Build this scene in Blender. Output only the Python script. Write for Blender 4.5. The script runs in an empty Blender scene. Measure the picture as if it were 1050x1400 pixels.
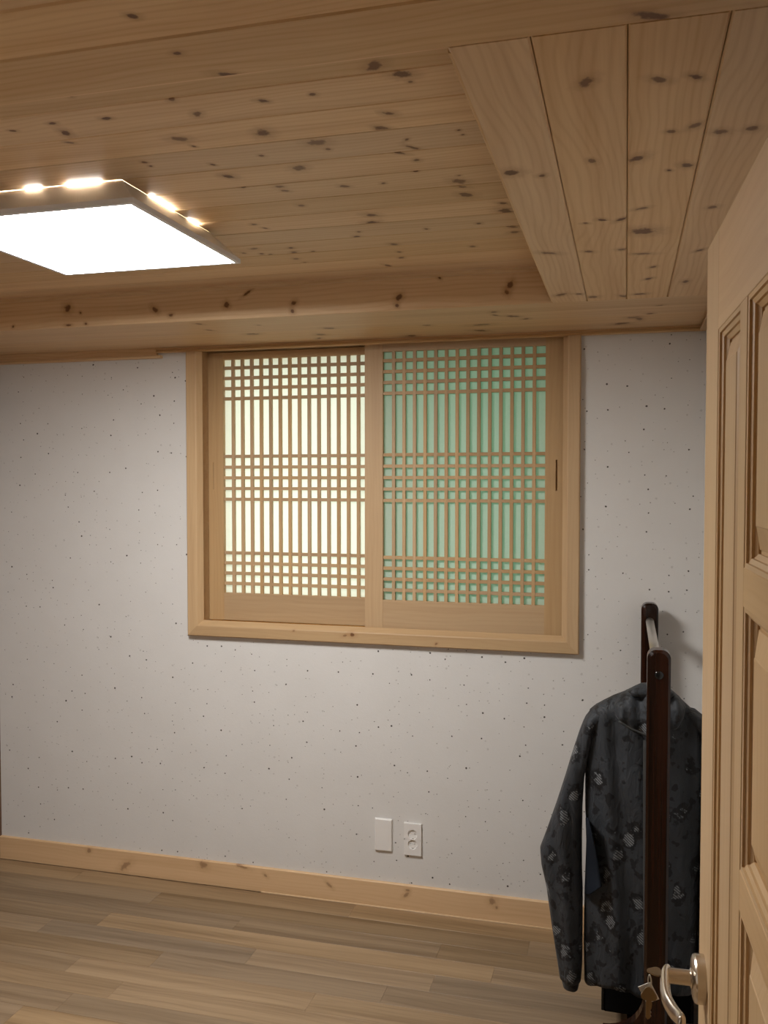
import bpy, math, random
import numpy as np
from mathutils import Matrix, Vector
random.seed(7)

# ---------------------------------------------------------------- camera, world, exposure
F_PX, W_PX, H_PX = 1222.0, 1050.0, 1400.0
YAW, PITCH, CAM_H = math.radians(15.13), math.radians(-1.97), 1.65
sc = bpy.context.scene
col = sc.collection
FW = Vector((-math.sin(YAW) * math.cos(PITCH), math.cos(YAW) * math.cos(PITCH), math.sin(PITCH)))
RT = Vector((math.cos(YAW), math.sin(YAW), 0.0))
UP = RT.cross(FW)
CAM = Vector((0, 0, CAM_H))
cd = bpy.data.cameras.new('camera')
cd.sensor_fit = 'VERTICAL'
cd.sensor_height = 36.0
cd.lens = 36.0 * F_PX / H_PX
cd.clip_start = 0.02
co = bpy.data.objects.new('camera', cd)
col.objects.link(co)
co.matrix_world = Matrix(((RT.x, UP.x, -FW.x, 0), (RT.y, UP.y, -FW.y, 0), (RT.z, UP.z, -FW.z, CAM_H), (0, 0, 0, 1)))
sc.camera = co
world = bpy.data.worlds.new('overcast_sky')
sc.world = world
world.use_nodes = True
bgn = world.node_tree.nodes['Background']
bgn.inputs[0].default_value = (0.98, 1.0, 0.90, 1)
bgn.inputs[1].default_value = 1.9
LAMP_L = 46.0
vs = sc.view_settings
vs.view_transform = 'Standard'
vs.look = 'None'
vs.gamma = 1.0
vs.use_curve_mapping = False
vs.exposure = 0.12


def ray(x, y):
    return FW + RT * ((x - W_PX / 2) / F_PX) - UP * ((y - H_PX / 2) / F_PX)


def onz(x, y, z):
    d = ray(x, y)
    return CAM + d * ((z - CAM_H) / d.z)


def ony(x, y, Y):
    d = ray(x, y)
    return CAM + d * (Y / d.y)


# ---------------------------------------------------------------- materials
class NT:
    def __init__(s, name):
        s.m = bpy.data.materials.new(name)
        s.m.use_nodes = True
        s.t = s.m.node_tree
        s.b = s.t.nodes['Principled BSDF']
        s.out = s.t.nodes['Material Output']

    def n(s, typ, **kw):
        nd = s.t.nodes.new(typ)
        for k, v in kw.items():
            if k.startswith('i_'):
                k2 = k[2:]
                nd.inputs[int(k2) if k2.isdigit() else k2].default_value = v
            else:
                setattr(nd, k, v)
        return nd

    def l(s, a, b):
        s.t.links.new(a, b)

    def math(s, op, a, b=None, c=None, clamp=False):
        nd = s.n('ShaderNodeMath', operation=op, use_clamp=clamp)
        for i, v in enumerate((a, b, c)):
            if v is None:
                continue
            if isinstance(v, (int, float)):
                nd.inputs[i].default_value = v
            else:
                s.l(v, nd.inputs[i])
        return nd.outputs[0]

    def smooth(s, v, a, b):
        nd = s.n('ShaderNodeMapRange', interpolation_type='SMOOTHSTEP')
        s.l(v, nd.inputs[0])
        nd.inputs[1].default_value = a
        nd.inputs[2].default_value = b
        return nd.outputs[0]

    def mix(s, f, a, b, blend='MIX'):
        nd = s.n('ShaderNodeMix', data_type='RGBA', blend_type=blend)
        for i, v in ((0, f), (6, a), (7, b)):
            if isinstance(v, (int, float)):
                nd.inputs[i].default_value = v
            elif isinstance(v, tuple):
                nd.inputs[i].default_value = v + (1,) if len(v) == 3 else v
            else:
                s.l(v, nd.inputs[i])
        return nd.outputs[2]

    def vmath(s, op, a, b):
        nd = s.n('ShaderNodeVectorMath', operation=op)
        for i, v in ((0, a), (1, b)):
            if isinstance(v, tuple):
                nd.inputs[i].default_value = v
            else:
                s.l(v, nd.inputs[i])
        return nd.outputs[0]

    def noise(s, vec, scale=1.0, detail=3.0, rough=0.55, dist=0.0):
        nd = s.n('ShaderNodeTexNoise')
        s.l(vec, nd.inputs['Vector'])
        nd.inputs['Scale'].default_value = scale
        nd.inputs['Detail'].default_value = detail
        nd.inputs['Roughness'].default_value = rough
        nd.inputs['Distortion'].default_value = dist
        return nd.outputs[0]

    def bump(s, h, strength, dist=0.002):
        nd = s.n('ShaderNodeBump')
        nd.inputs['Strength'].default_value = strength
        nd.inputs['Distance'].default_value = dist
        s.l(h, nd.inputs['Height'])
        s.l(nd.outputs[0], s.b.inputs['Normal'])


def simple(name, colr, rough=0.5, metal=0.0, spec=0.5, coat=0.0):
    k = NT(name)
    k.b.inputs['Base Color'].default_value = colr + (1,)
    k.b.inputs['Roughness'].default_value = rough
    k.b.inputs['Metallic'].default_value = metal
    k.b.inputs['Specular IOR Level'].default_value = spec
    k.b.inputs['Coat Weight'].default_value = coat
    return k.m


def wood(name, light, dark, var=0.10, streak=0.55, rough=0.5, knots=True, fine=0.35, spec=0.3, sc_=1.0, ringw=0.16):
    """wood with the grain along the local x axis; every board is shifted by its own random number"""
    k = NT(name)
    tc = k.n('ShaderNodeTexCoord')
    oi = k.n('ShaderNodeObjectInfo')
    rnd = oi.outputs['Random']
    cx = k.n('ShaderNodeCombineXYZ')
    k.l(k.math('MULTIPLY', rnd, 61.0), cx.inputs[0])
    k.l(k.math('MULTIPLY', rnd, 17.0), cx.inputs[1])
    k.l(k.math('MULTIPLY', rnd, 29.0), cx.inputs[2])
    p = k.vmath('ADD', tc.outputs['Object'], cx.outputs[0])
    n1 = k.noise(k.vmath('MULTIPLY', p, (1.1 * sc_, 26.0 * sc_, 26.0 * sc_)), 1.0, 4.0, 0.6, 0.4)
    n2 = k.noise(k.vmath('MULTIPLY', p, (5.0 * sc_, 260.0 * sc_, 260.0 * sc_)), 1.0, 2.0, 0.6)
    warp = k.noise(k.vmath('MULTIPLY', p, (1.6, 5.0, 5.0)), 1.0, 2.0, 0.5)
    sep = k.n('ShaderNodeSeparateXYZ')
    k.l(p, sep.inputs[0])
    ph = k.math('ADD', k.math('MULTIPLY', sep.outputs[1], 420.0 * sc_), k.math('MULTIPLY', warp, 42.0))
    ring = k.math('MULTIPLY_ADD', k.math('SINE', ph), 0.5, 0.5)
    f = k.math('MULTIPLY', k.smooth(n1, 0.34, 0.72), streak)
    f = k.math('ADD', f, k.math('MULTIPLY', k.math('SUBTRACT', n2, 0.5), fine))
    f = k.math('ADD', f, k.math('MULTIPLY', k.math('POWER', ring, 3.0), ringw), clamp=True)
    c = k.mix(f, light, dark)
    # board to board variation
    r2 = k.math('FRACT', k.math('MULTIPLY', rnd, 7.31))
    hv = k.n('ShaderNodeHueSaturation')
    k.l(c, hv.inputs['Color'])
    k.l(k.math('MULTIPLY_ADD', r2, 2 * var, 1.0 - var), hv.inputs['Value'])
    k.l(k.math('MULTIPLY_ADD', rnd, 0.16, 0.92), hv.inputs['Saturation'])
    c = hv.outputs[0]
    if knots:
        nz = k.noise(k.vmath('MULTIPLY', p, (70.0, 70.0, 70.0)), 1.0, 2.0, 0.6)
        for an in ('knot_a', 'knot_b'):
            at = k.n('ShaderNodeAttribute', attribute_name=an)
            s3 = k.n('ShaderNodeSeparateXYZ')
            k.l(at.outputs['Vector'], s3.inputs[0])
            r = k.math('SQRT', k.math('ADD', k.math('MULTIPLY', s3.outputs[0], s3.outputs[0]), k.math('MULTIPLY', s3.outputs[1], s3.outputs[1])))
            rn = k.math('ADD', r, k.math('MULTIPLY', k.math('SUBTRACT', nz, 0.5), 1.5))
            st = s3.outputs[2]
            halo = k.math('MULTIPLY', k.math('MULTIPLY', k.smooth(rn, 2.9, 0.6), 0.5), st)
            core = k.math('MULTIPLY', k.math('MULTIPLY', k.smooth(rn, 1.15, 0.55), 0.95), st)
            c = k.mix(halo, c, (0.36, 0.185, 0.08))
            c = k.mix(core, c, (0.12, 0.045, 0.016))
    k.l(c, k.b.inputs['Base Color'])
    k.b.inputs['Roughness'].default_value = rough
    k.b.inputs['Specular IOR Level'].default_value = spec
    k.bump(n2, 0.12, 0.001)
    return k.m


PINE = wood('pine_board', (0.74, 0.535, 0.315), (0.57, 0.355, 0.175), streak=0.5, ringw=0.30)
HEM = wood('window_wood', (0.53, 0.36, 0.195), (0.43, 0.27, 0.135), streak=0.5, knots=True, fine=0.25)
LATT = wood('lattice_wood', (0.53, 0.36, 0.195), (0.43, 0.27, 0.135), knots=False, fine=0.2)
DOORW = wood('door_wood', (0.60, 0.405, 0.21), (0.50, 0.305, 0.145), streak=0.45, knots=False, fine=0.25)
BASEW = wood('baseboard_wood', (0.66, 0.45, 0.255), (0.54, 0.335, 0.17), streak=0.5)
BROWNW = wood('brown_panel_wood', (0.16, 0.085, 0.05), (0.11, 0.055, 0.03), knots=False)
FLOORW = wood('oak_floor', (0.31, 0.215, 0.125), (0.175, 0.112, 0.058), var=0.2, streak=0.75, rough=0.38, knots=False, fine=0.5, spec=0.35, sc_=0.75)
RACKW = wood('dark_lacquered_wood', (0.036, 0.011, 0.005), (0.008, 0.0035, 0.002), streak=0.9, rough=0.2, knots=False, spec=0.35)


def wallpaper():
    k = NT('hanji_wallpaper')
    tc = k.n('ShaderNodeTexCoord')
    s3 = k.n('ShaderNodeSeparateXYZ')
    k.l(tc.outputs['Object'], s3.inputs[0])
    cx = k.n('ShaderNodeCombineXYZ')
    k.l(k.math('ADD', s3.outputs[0], s3.outputs[1]), cx.inputs[0])
    k.l(s3.outputs[2], cx.inputs[1])
    v = cx.outputs[0]
    base = k.mix(k.noise(v, 5.0, 4.0, 0.6), (0.66, 0.645, 0.62), (0.73, 0.72, 0.70))
    wob = k.noise(v, 160.0, 1.0, 0.5)
    for scale, rad, keep, cc, st in ((14.0, 0.0029, 0.44, (0.05, 0.043, 0.035), 0.95), (26.0, 0.0017, 0.36, (0.16, 0.14, 0.12), 0.7), (20.0, 0.0034, 0.25, (0.45, 0.43, 0.41), 0.5)):
        vo = k.n('ShaderNodeTexVoronoi', voronoi_dimensions='2D', feature='F1')
        k.l(v, vo.inputs['Vector'])
        vo.inputs['Scale'].default_value = scale
        sp = k.n('ShaderNodeSeparateColor')
        k.l(vo.outputs['Color'], sp.inputs[0])
        d = k.math('MULTIPLY_ADD', k.math('SUBTRACT', wob, 0.5), rad * scale * 1.1, vo.outputs['Distance'])
        size = k.math('MULTIPLY_ADD', sp.outputs[1], 0.8, 0.5)
        hit = k.smooth(k.math('DIVIDE', d, size), rad * scale * 1.15, rad * scale * 0.8)
        on = k.math('LESS_THAN', sp.outputs[0], keep)
        base = k.mix(k.math('MULTIPLY', k.math('MULTIPLY', hit, on), st), base, cc)
    k.l(base, k.b.inputs['Base Color'])
    k.b.inputs['Roughness'].default_value = 0.85
    k.b.inputs['Specular IOR Level'].default_value = 0.15
    k.bump(k.noise(v, 55.0, 5.0, 0.65, 1.5), 0.25, 0.002)
    return k.m


WALLP = wallpaper()
WHITE_PL = simple('white_plastic', (0.80, 0.785, 0.76), 0.3)
WHITE_PT = simple('white_enamel', (0.78, 0.80, 0.84), 0.35)
SUBW = simple('rough_timber', (0.5, 0.35, 0.2), 0.8)
NICKEL = simple('satin_nickel', (0.62, 0.56, 0.48), 0.27, 1.0)
STEEL = simple('polished_steel', (0.66, 0.65, 0.61), 0.36, 1.0)
BRONZE = simple('aged_brass_key', (0.30, 0.22, 0.13), 0.38, 1.0)
BRASS = simple('brass_track', (0.85, 0.58, 0.24), 0.25, 1.0)
BLACKF = simple('black_fabric', (0.006, 0.006, 0.007), 0.9, 0, 0.15)
BLACKE = simple('black_edging', (0.02, 0.02, 0.02), 0.7, 0, 0.3)
PLASTER = simple('plaster', (0.7, 0.68, 0.65), 0.9)
TAGW = simple('white_tag', (0.75, 0.74, 0.70), 0.5)
SILIC = simple('clear_sealant', (0.60, 0.42, 0.24), 0.15, 0, 0.8)
ALU = simple('white_window_frame', (0.72, 0.73, 0.72), 0.4)
ZIP = simple('zip_tape', (0.04, 0.041, 0.04), 0.7)
NAVY = simple('navy_panel_cloth', (0.007, 0.010, 0.016), 0.8, 0, 0.2)


def emit(name, c, s):
    k = NT(name)
    e = k.n('ShaderNodeEmission')
    e.inputs[0].default_value = c + (1,)
    e.inputs[1].default_value = s
    k.l(e.outputs[0], k.out.inputs[0])
    return k.m


LED = emit('led_diffuser', (1.0, 0.98, 0.955), LAMP_L)


def acrylic():
    k = NT('acrylic_housing')
    k.b.inputs['Base Color'].default_value = (0.8, 0.83, 0.88, 1)
    k.b.inputs['Roughness'].default_value = 0.35
    return k.m


HOUSE = acrylic()


def paper_mat():
    k = NT('window_paper')
    tc = k.n('ShaderNodeTexCoord')
    nz = k.noise(tc.outputs['Object'], 90.0, 4.0, 0.65, 1.0)
    c = k.mix(nz, (0.80, 0.84, 0.76), (0.88, 0.90, 0.84))
    tr = k.n('ShaderNodeBsdfTranslucent')
    df = k.n('ShaderNodeBsdfDiffuse')
    k.l(c, tr.inputs[0])
    k.l(c, df.inputs[0])
    mx = k.n('ShaderNodeMixShader')
    mx.inputs[0].default_value = 0.45
    k.l(tr.outputs[0], mx.inputs[1])
    k.l(df.outputs[0], mx.inputs[2])
    k.l(mx.outputs[0], k.out.inputs[0])
    return k.m


def glass_mat(name, c, rough=0.08):
    k = NT(name)
    tr = k.n('ShaderNodeBsdfTransparent')
    tr.inputs[0].default_value = c + (1,)
    gl = k.n('ShaderNodeBsdfGlossy')
    gl.inputs['Roughness'].default_value = rough
    mx = k.n('ShaderNodeMixShader')
    mx.inputs[0].default_value = 0.05
    k.l(tr.outputs[0], mx.inputs[1])
    k.l(gl.outputs[0], mx.inputs[2])
    k.l(mx.outputs[0], k.out.inputs[0])
    return k.m


PAPER = paper_mat()
GLASS_C = glass_mat('clear_glass', (0.97, 0.99, 0.96))
GLASS_G = glass_mat('green_tinted_glass', (0.32, 0.50, 0.42))


def camo():
    k = NT('camouflage_cloth')
    tc = k.n('ShaderNodeTexCoord')
    p = tc.outputs['Object']
    st = k.vmath('MULTIPLY', p, (1.0, 0.6, 0.75))
    base = k.mix(k.noise(st, 14.0, 3.0, 0.6), (0.016, 0.0175, 0.020), (0.042, 0.047, 0.054))
    # pale hatched patches
    vo = k.n('ShaderNodeTexVoronoi', feature='F1')
    k.l(k.vmath('ADD', st, (0.013, 0.02, 0.007)), vo.inputs['Vector'])
    vo.inputs['Scale'].default_value = 17.0
    wob = k.noise(p, 60.0, 2.0, 0.6)
    d = k.math('MULTIPLY_ADD', k.math('SUBTRACT', wob, 0.5), 0.62, vo.outputs['Distance'])
    spc = k.n('ShaderNodeSeparateColor')
    k.l(vo.outputs['Color'], spc.inputs[0])
    on = k.math('LESS_THAN', spc.outputs[0], 0.8)
    ring = k.math('MULTIPLY', k.math('MULTIPLY', k.smooth(d, 0.44, 0.36), k.smooth(d, 0.20, 0.27)), on)
    ring = k.math('MULTIPLY', ring, k.smooth(k.noise(p, 26.0, 2.0, 0.5), 0.36, 0.48))
    patch = k.math('MULTIPLY', k.smooth(d, 0.25, 0.18), on)
    s3 = k.n('ShaderNodeSeparateXYZ')
    k.l(p, s3.inputs[0])
    h = k.math('SINE', k.math('MULTIPLY', k.math('ADD', k.math('MULTIPLY', s3.outputs[0], 0.8), s3.outputs[2]), 850.0))
    hat = k.math('MULTIPLY_ADD', k.smooth(h, -0.3, 0.5), 0.85, 0.06)
    c = k.mix(k.math('MULTIPLY', patch, hat), base, (0.19, 0.20, 0.205))
    c = k.mix(k.math('MULTIPLY', ring, 0.93), c, (0.006, 0.006, 0.007))
    blk = k.smooth(k.noise(k.vmath('ADD', p, (3.1, 1.7, 0.4)), 30.0, 2.0, 0.5), 0.60, 0.64)
    c = k.mix(k.math('MULTIPLY', blk, 0.85), c, (0.007, 0.007, 0.008))
    k.l(c, k.b.inputs['Base Color'])
    k.b.inputs['Roughness'].default_value = 0.62
    k.b.inputs['Specular IOR Level'].default_value = 0.3
    k.b.inputs['Sheen Weight'].default_value = 0.06
    k.bump(k.noise(k.vmath('MULTIPLY', p, (1.0, 1.0, 0.45)), 34.0, 3.0, 0.55, 1.2), 0.75, 0.008)
    return k.m


CAMO = camo()

# ---------------------------------------------------------------- mesh helpers
ORIG = {}


def link(name, me, parent=None, mat=None, M=None):
    o = bpy.data.objects.new(name, me)
    col.objects.link(o)
    if mat is not None and me is not None and not me.materials:
        me.materials.append(mat)
    PM = Matrix.Identity(4)
    if parent is not None:
        o.parent = parent
        PM = ORIG.get(parent.name, Matrix.Identity(4))
    WM = M if M is not None else PM
    o.matrix_local = PM.inverted() @ WM
    ORIG[o.name] = WM.copy()
    return o


def mesh(name, vs_, fs, smooth=False):
    me = bpy.data.meshes.new(name)
    me.from_pydata([tuple(v) for v in vs_], [], fs)
    if smooth:
        for p in me.polygons:
            p.use_smooth = True
    me.update()
    return me


def frame(o, u, v, n):
    return Matrix(((u[0], v[0], n[0], o[0]), (u[1], v[1], n[1], o[1]), (u[2], v[2], n[2], o[2]), (0, 0, 0, 1)))


def thing(name, label, cat, loc=(0, 0, 0), group=None):
    o = link(name, None, None, None, Matrix.Translation(loc))
    tag(o, label, cat, group)
    return o


def tag(o, label, cat, group=None):
    o['label'] = label
    o['category'] = cat
    if group:
        o['group'] = group
    return o


def struct(o):
    o['kind'] = 'structure'
    return o


def boxes_mesh(name, bl):
    v, f = [], []
    for (x0, x1, y0, y1, z0, z1) in bl:
        b = len(v)
        v += [(x0, y0, z0), (x1, y0, z0), (x1, y1, z0), (x0, y1, z0), (x0, y0, z1), (x1, y0, z1), (x1, y1, z1), (x0, y1, z1)]
        f += [tuple(b + i for i in q) for q in ((0, 3, 2, 1), (4, 5, 6, 7), (0, 1, 5, 4), (1, 2, 6, 5), (2, 3, 7, 6), (3, 0, 4, 7))]
    return mesh(name, v, f)


def extr_mesh(name, L, prof, m0=0.0, m1=0.0, knots=()):
    """profile [(v, z)] counter-clockwise looking along +x, extruded along x from 0 to L; ends mitred by m*v.
    knots [(u, v, ru, rv, strength)] are stored as local knot coordinates per stretch of the board"""
    ks = sorted(knots)
    A, B = ks[0::2], ks[1::2]
    vmax = max(p[0] for p in prof)
    cuts = {0.0, 1.0}

    def mids(S):
        out = []
        for a, b in zip(S, S[1:]):
            w = a[2] / max(a[2] + b[2], 1e-6)
            out.append(min(max((a[0] + (b[0] - a[0]) * w) / L, 0.001), 0.999))
        return out
    ma, mb = mids(A), mids(B)
    cuts |= set(ma) | set(mb)
    cuts = sorted(cuts)
    v, f, ka, kb = [], [], [], []
    n = len(prof)

    def pick(S, ms, t):
        if not S:
            return None
        i = sum(1 for q in ms if q <= t)
        return S[i]
    for c0, c1 in zip(cuts, cuts[1:]):
        t = (c0 + c1) / 2
        a, b = pick(A, ma, t), pick(B, mb, t)
        base = len(v)
        for c in (c0, c1):
            for (pv, pz) in prof:
                u = m0 * pv * (1 - c) + (L - m1 * pv) * c
                v.append((u, pv, pz))
                for kk, S in ((ka, a), (kb, b)):
                    if S is None:
                        kk += [9.0, 9.0, 0.0]
                    else:
                        du, dv = u - S[0], pv - S[1]
                        tl = 0.7 * math.sin(S[0] * 91.7 + S[1] * 57.3)
                        du, dv = du * math.cos(tl) + dv * math.sin(tl), dv * math.cos(tl) - du * math.sin(tl)
                        kk += [du / S[2], dv / S[3], S[4]]
        for i in range(n):
            j = (i + 1) % n
            f.append((base + i, base + n + i, base + n + j, base + j)[::-1])
        if c0 == 0.0:
            f.append(tuple(base + i for i in range(n))[::-1])
        if c1 == 1.0:
            f.append(tuple(base + n + i for i in range(n)))
    me = mesh(name, v, f)
    if ks:
        for an, kk in (('knot_a', ka), ('knot_b', kb)):
            at = me.attributes.new(an, 'FLOAT_VECTOR', 'POINT')
            at.data.foreach_set('vector', kk)
    return me


def prof_board(w, t, ch):
    return [(0, -t), (w, -t), (w, -ch), (w - ch, 0), (ch, 0), (0, -ch)]


def board(name, parent, mat, o, u, v, n, L, W, T=0.012, ch=0.0015, knots=(), m0=0, m1=0, prof=None):
    me = extr_mesh(name, L, prof or prof_board(W, T, ch), m0, m1, knots)
    return link(name, me, parent, mat, frame(o, u, v, n))


X, Y, Z = Vector((1, 0, 0)), Vector((0, 1, 0)), Vector((0, 0, 1))


def tube_mesh(name, pts, radii, seg=12, flat=1.0, flatdir=None, cap=True):
    """sweep of circles (or ellipses, flattened along flatdir) along pts"""
    pts = [Vector(p) for p in pts]
    v, f = [], []
    up = Vector(flatdir) if flatdir else None
    for i, p in enumerate(pts):
        t = (pts[min(i + 1, len(pts) - 1)] - pts[max(i - 1, 0)]).normalized()
        a = up if up else (Vector((0, 0, 1)) if abs(t.z) < 0.9 else Vector((1, 0, 0)))
        s = t.cross(a).normalized()
        w = s.cross(t).normalized()
        r = radii[i] if isinstance(radii, (list, tuple)) else radii
        for k in range(seg):
            g = 2 * math.pi * k / seg
            v.append(p + s * (r * math.cos(g)) + w * (r * flat * math.sin(g)))
    m = len(pts)
    for i in range(m - 1):
        for k in range(seg):
            k2 = (k + 1) % seg
            f.append((i * seg + k, i * seg + k2, (i + 1) * seg + k2, (i + 1) * seg + k))
    if cap:
        f.append(tuple(range(seg))[::-1])
        f.append(tuple((m - 1) * seg + k for k in range(seg)))
    return mesh(name, v, f, True)


def spline(pts, n):
    P = [Vector(p) for p in pts]
    P = [P[0] * 2 - P[1]] + P + [P[-1] * 2 - P[-2]]
    out = []
    for i in range(1, len(P) - 2):
        for k in range(n):
            t = k / n
            a, b, c, d = P[i - 1], P[i], P[i + 1], P[i + 2]
            out.append(0.5 * ((2 * b) + (c - a) * t + (2 * a - 5 * b + 4 * c - d) * t * t + (3 * b - a - 3 * c + d) * t ** 3))
    out.append(P[-2])
    return out


def smoothify(o, ang=40):
    for p in o.data.polygons:
        p.use_smooth = True
    try:
        o.data.set_sharp_from_angle(angle=math.radians(ang))
    except Exception:
        pass


def bevel(o, w, seg=2):
    m = o.modifiers.new('bevel', 'BEVEL')
    m.width = w
    m.segments = seg
    m.limit_method = 'ANGLE'
    return o


# ---------------------------------------------------------------- room measures (metres)
WB = 3.30                     # back wall
XR, XL = 0.263, -2.63          # right and left wall
ZS, ZT = 2.19, 2.30           # soffit band and raised middle of the ceiling
TX0, TX1, TY0, TY1 = -2.20, -0.22, 1.116, 2.765   # raised middle
YF0, YF1 = 0.30, 0.45         # wall with the doorway
HX0, HX1, HZ0, HZ1 = -1.70, -0.17, 1.05, 2.20     # window opening
DX0, DX1, DZ = -0.76, 0.155, 2.0                  # doorway

# ---------------------------------------------------------------- structure
wall_back = struct(link('wall_back', boxes_mesh('wall_back', [
    (XL - 0.1, HX0, WB, WB + 0.2, 0, 2.45), (HX1, XR + 0.1, WB, WB + 0.2, 0, 2.45),
    (HX0, HX1, WB, WB + 0.2, 0, HZ0), (HX0, HX1, WB, WB + 0.2, HZ1, 2.45)]), None, WALLP))
wall_right = struct(link('wall_right', boxes_mesh('wall_right', [(XR, XR + 0.1, YF1, WB, 0, 2.45)]), None, WALLP))
wall_left = struct(link('wall_left', boxes_mesh('wall_left', [(XL - 0.1, XL, YF1, WB, 0, 2.45)]), None, BROWNW))
wall_front = struct(link('wall_front', boxes_mesh('wall_front', [
    (XL - 0.1, DX0, YF0, YF1, 0, 2.45), (DX1, 1.1, YF0, YF1, 0, 2.45), (DX0, DX1, YF0, YF1, DZ, 2.45)]), None, WALLP))

# floor with planks
floor = struct(link('floor', boxes_mesh('floor', [(XL - 0.1, XR + 0.1, -1.5, WB + 0.1, -0.06, -0.012)]), None, SUBW))
rows = {4: [-1.585], 5: [-1.81, -0.95], 6: [-1.55, -0.737], 7: [-2.07, -1.243, -0.6], 8: [-1.885, -0.415], 9: [-1.385, -0.62], 10: [-1.785, -0.317], 11: [-2.2, -1.0]}
RW = 0.1017
for r in range(-16, 12):
    y0 = 2.47 + (r - 4) * RW
    y1 = min(y0 + RW, WB)
    if y0 < YF1 - RW:
        continue
    if r in rows:
        js = list(rows[r])
    else:
        js, x = [], XL + random.uniform(0.3, 1.2)
        while x < XR - 0.25:
            js.append(x)
            x += random.uniform(0.75, 1.45)
    js = [XL] + sorted(js) + [XR]
    if js[1] - XL > 1.6:
        js.insert(1, XL + 0.45)
    js = sorted(js)
    for a, b in zip(js, js[1:]):
        board('floor_plank', floor, FLOORW, (a, y0, 0), X, Y, Z, b - a - 0.0006, y1 - y0 - 0.0006, 0.012, 0.0005)

# ---------------------------------------------------------------- knots seen in the photograph (pixel centre and half size)
K_TRAY = [(512, 90, 10, 7), (359, 138, 8, 2), (428, 129, 5, 2), (360, 182, 10, 5), (517, 176, 5, 2), (434, 195, 13, 4), (448, 204, 4, 1.5),
          (358, 213, 4, 1.6), (409, 230, 10, 3), (549, 101, 15, 4.5), (561, 112, 4, 1.6), (531, 155, 9, 2.6), (523, 175, 11, 2.4), (627, 178, 3, 1),
          (633, 184, 3, 1), (556, 191, 3, 2), (565, 202, 4, 4.5), (545, 209, 11, 1.3), (570, 219, 5, 1.7), (568, 234, 4, 1.2), (382, 255, 6, 2),
          (391, 261, 6, 1.1), (333, 256, 4, 1), (471, 254.6, 7, 1.6), (524, 250.6, 4, 1.1), (412, 281, 5, 1.5), (507, 294, 9, 2), (509, 305, 10, 2.4),
          (491, 317, 3, 1.1), (489, 324, 5, 1.6), (347, 307, 4, 1.1), (362, 312, 2.4, 1.3), (398, 339, 4, 1), (402, 345, 4, 1.5), (405, 354, 4, 1),
          (417, 359, 3, 0.9), (428, 344, 3, 0.9), (347, 340, 5, 1), (358, 347, 3, 0.9), (333, 346, 3, 0.9), (370, 348, 3, 0.9), (538, 334, 5, 1.6),
          (530, 363, 3, 1.7), (628, 240, 3, 0.9), (627, 248, 8, 4), (632, 255.6, 8, 1.4), (637, 266.5, 8, 3.4), (688, 278, 8, 1.4), (691, 288, 9, 3.6),
          (701, 310, 8, 1.4), (703, 317.5, 7, 1.3), (655, 305.5, 4, 1.1), (583, 313, 3, 1), (646, 337, 4, 1), (549, 352.5, 4, 1.1), (546, 344.5, 3, 1),
          (97, 131, 6, 1.5), (71, 168.5, 6, 1.5), (18, 179, 5, 1.2), (90, 182, 6, 4), (95, 195, 6, 1.2), (145, 162, 7, 1.6), (198, 222, 4, 1.2),
          (206, 227, 2, 1), (270, 156, 6, 3.4), (245, 190, 12, 3.3), (312, 241, 9, 2.3), (290, 225, 3, 1.7), (235, 136, 6, 2), (265, 200, 3, 1.5)]
K_SOFF = [(802, 112, 9, 6.5), (902, 109, 14, 3), (951, 105, 6, 5), (917, 180, 7, 2), (950, 172, 7, 4.5), (985, 180, 11, 3), (1028, 176, 8, 3.6),
          (809, 220, 5, 3), (700, 236, 11, 4), (741, 240, 5, 2), (915, 233, 3, 1.5), (939, 226, 7, 3.5), (877, 285, 9, 1.5), (975, 283, 6, 2),
          (823, 301, 5, 2), (850, 300, 5, 3), (800, 305, 4, 1.5), (879, 316, 18, 4), (957, 342, 4, 2), (937, 385, 4, 2), (750, 346, 13, 1.5),
          (805, 344, 7, 1.2), (850, 341, 6, 1.5), (877, 347, 13, 1.2), (893, 365, 4, 1.5), (887, 381, 4, 1.5), (767, 403, 6, 2), (810, 406, 7, 1.4),
          (792, 402, 4, 1.2), (852, 405, 4, 1.8), (875, 402, 8, 1), (870, 217, 9, 5)]
K_BAND = [(675, 426.6, 4, 1), (677, 431, 3, 1), (700, 432.4, 10, 1), (719, 436, 4, 1), (901, 418, 4, 1.2), (889, 429, 5, 1), (874, 436, 4, 2), (850, 442, 11, 1.2),
          (866, 434, 9, 1), (658, 444, 14, 1.1), (657, 452, 9, 1), (584, 444.6, 6, 1), (562, 459, 7, 1.3), (287, 451.5, 3, 1), (355, 445, 3, 1),
          (345, 456.7, 10, 0.9), (436, 462.4, 3, 0.9), (438, 457.5, 7, 1), (450, 449, 8, 1), (272, 443, 4, 1)]
K_RISE = [(310, 417, 4, 4), (402, 414.6, 4, 3), (400, 426, 3, 2.5), (339, 400.5, 7, 1.5), (546, 406.7, 5, 4), (543, 418, 3, 2.5), (698, 390, 4, 6), (693, 400, 3.5, 5),
          (601, 380, 3, 2), (93, 421.6, 4.5, 5), (110.6, 428, 1.6, 1.5), (234, 431, 3, 2), (212, 423.5, 5, 3.2), (18.5, 447, 2, 1.3), (94, 445, 4, 1.3), (118, 443, 2, 1)]
K_FRONT = [(310, 102, 16, 3), (243, 73, 7, 2.4), (182, 22, 8, 3), (892, 22, 26, 5)]
K_BASE = [(122, 1163, 3, 3), (171, 1184, 8, 4), (278, 1183, 5, 4.5), (330, 1184.5, 8, 2), (363, 1197, 3, 2), (450, 1210, 5, 2), (555, 1224, 5, 2.4), (557, 1217, 3, 1.5),
          (673, 1232, 5, 4.5), (679, 1241, 2, 2)]


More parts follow.
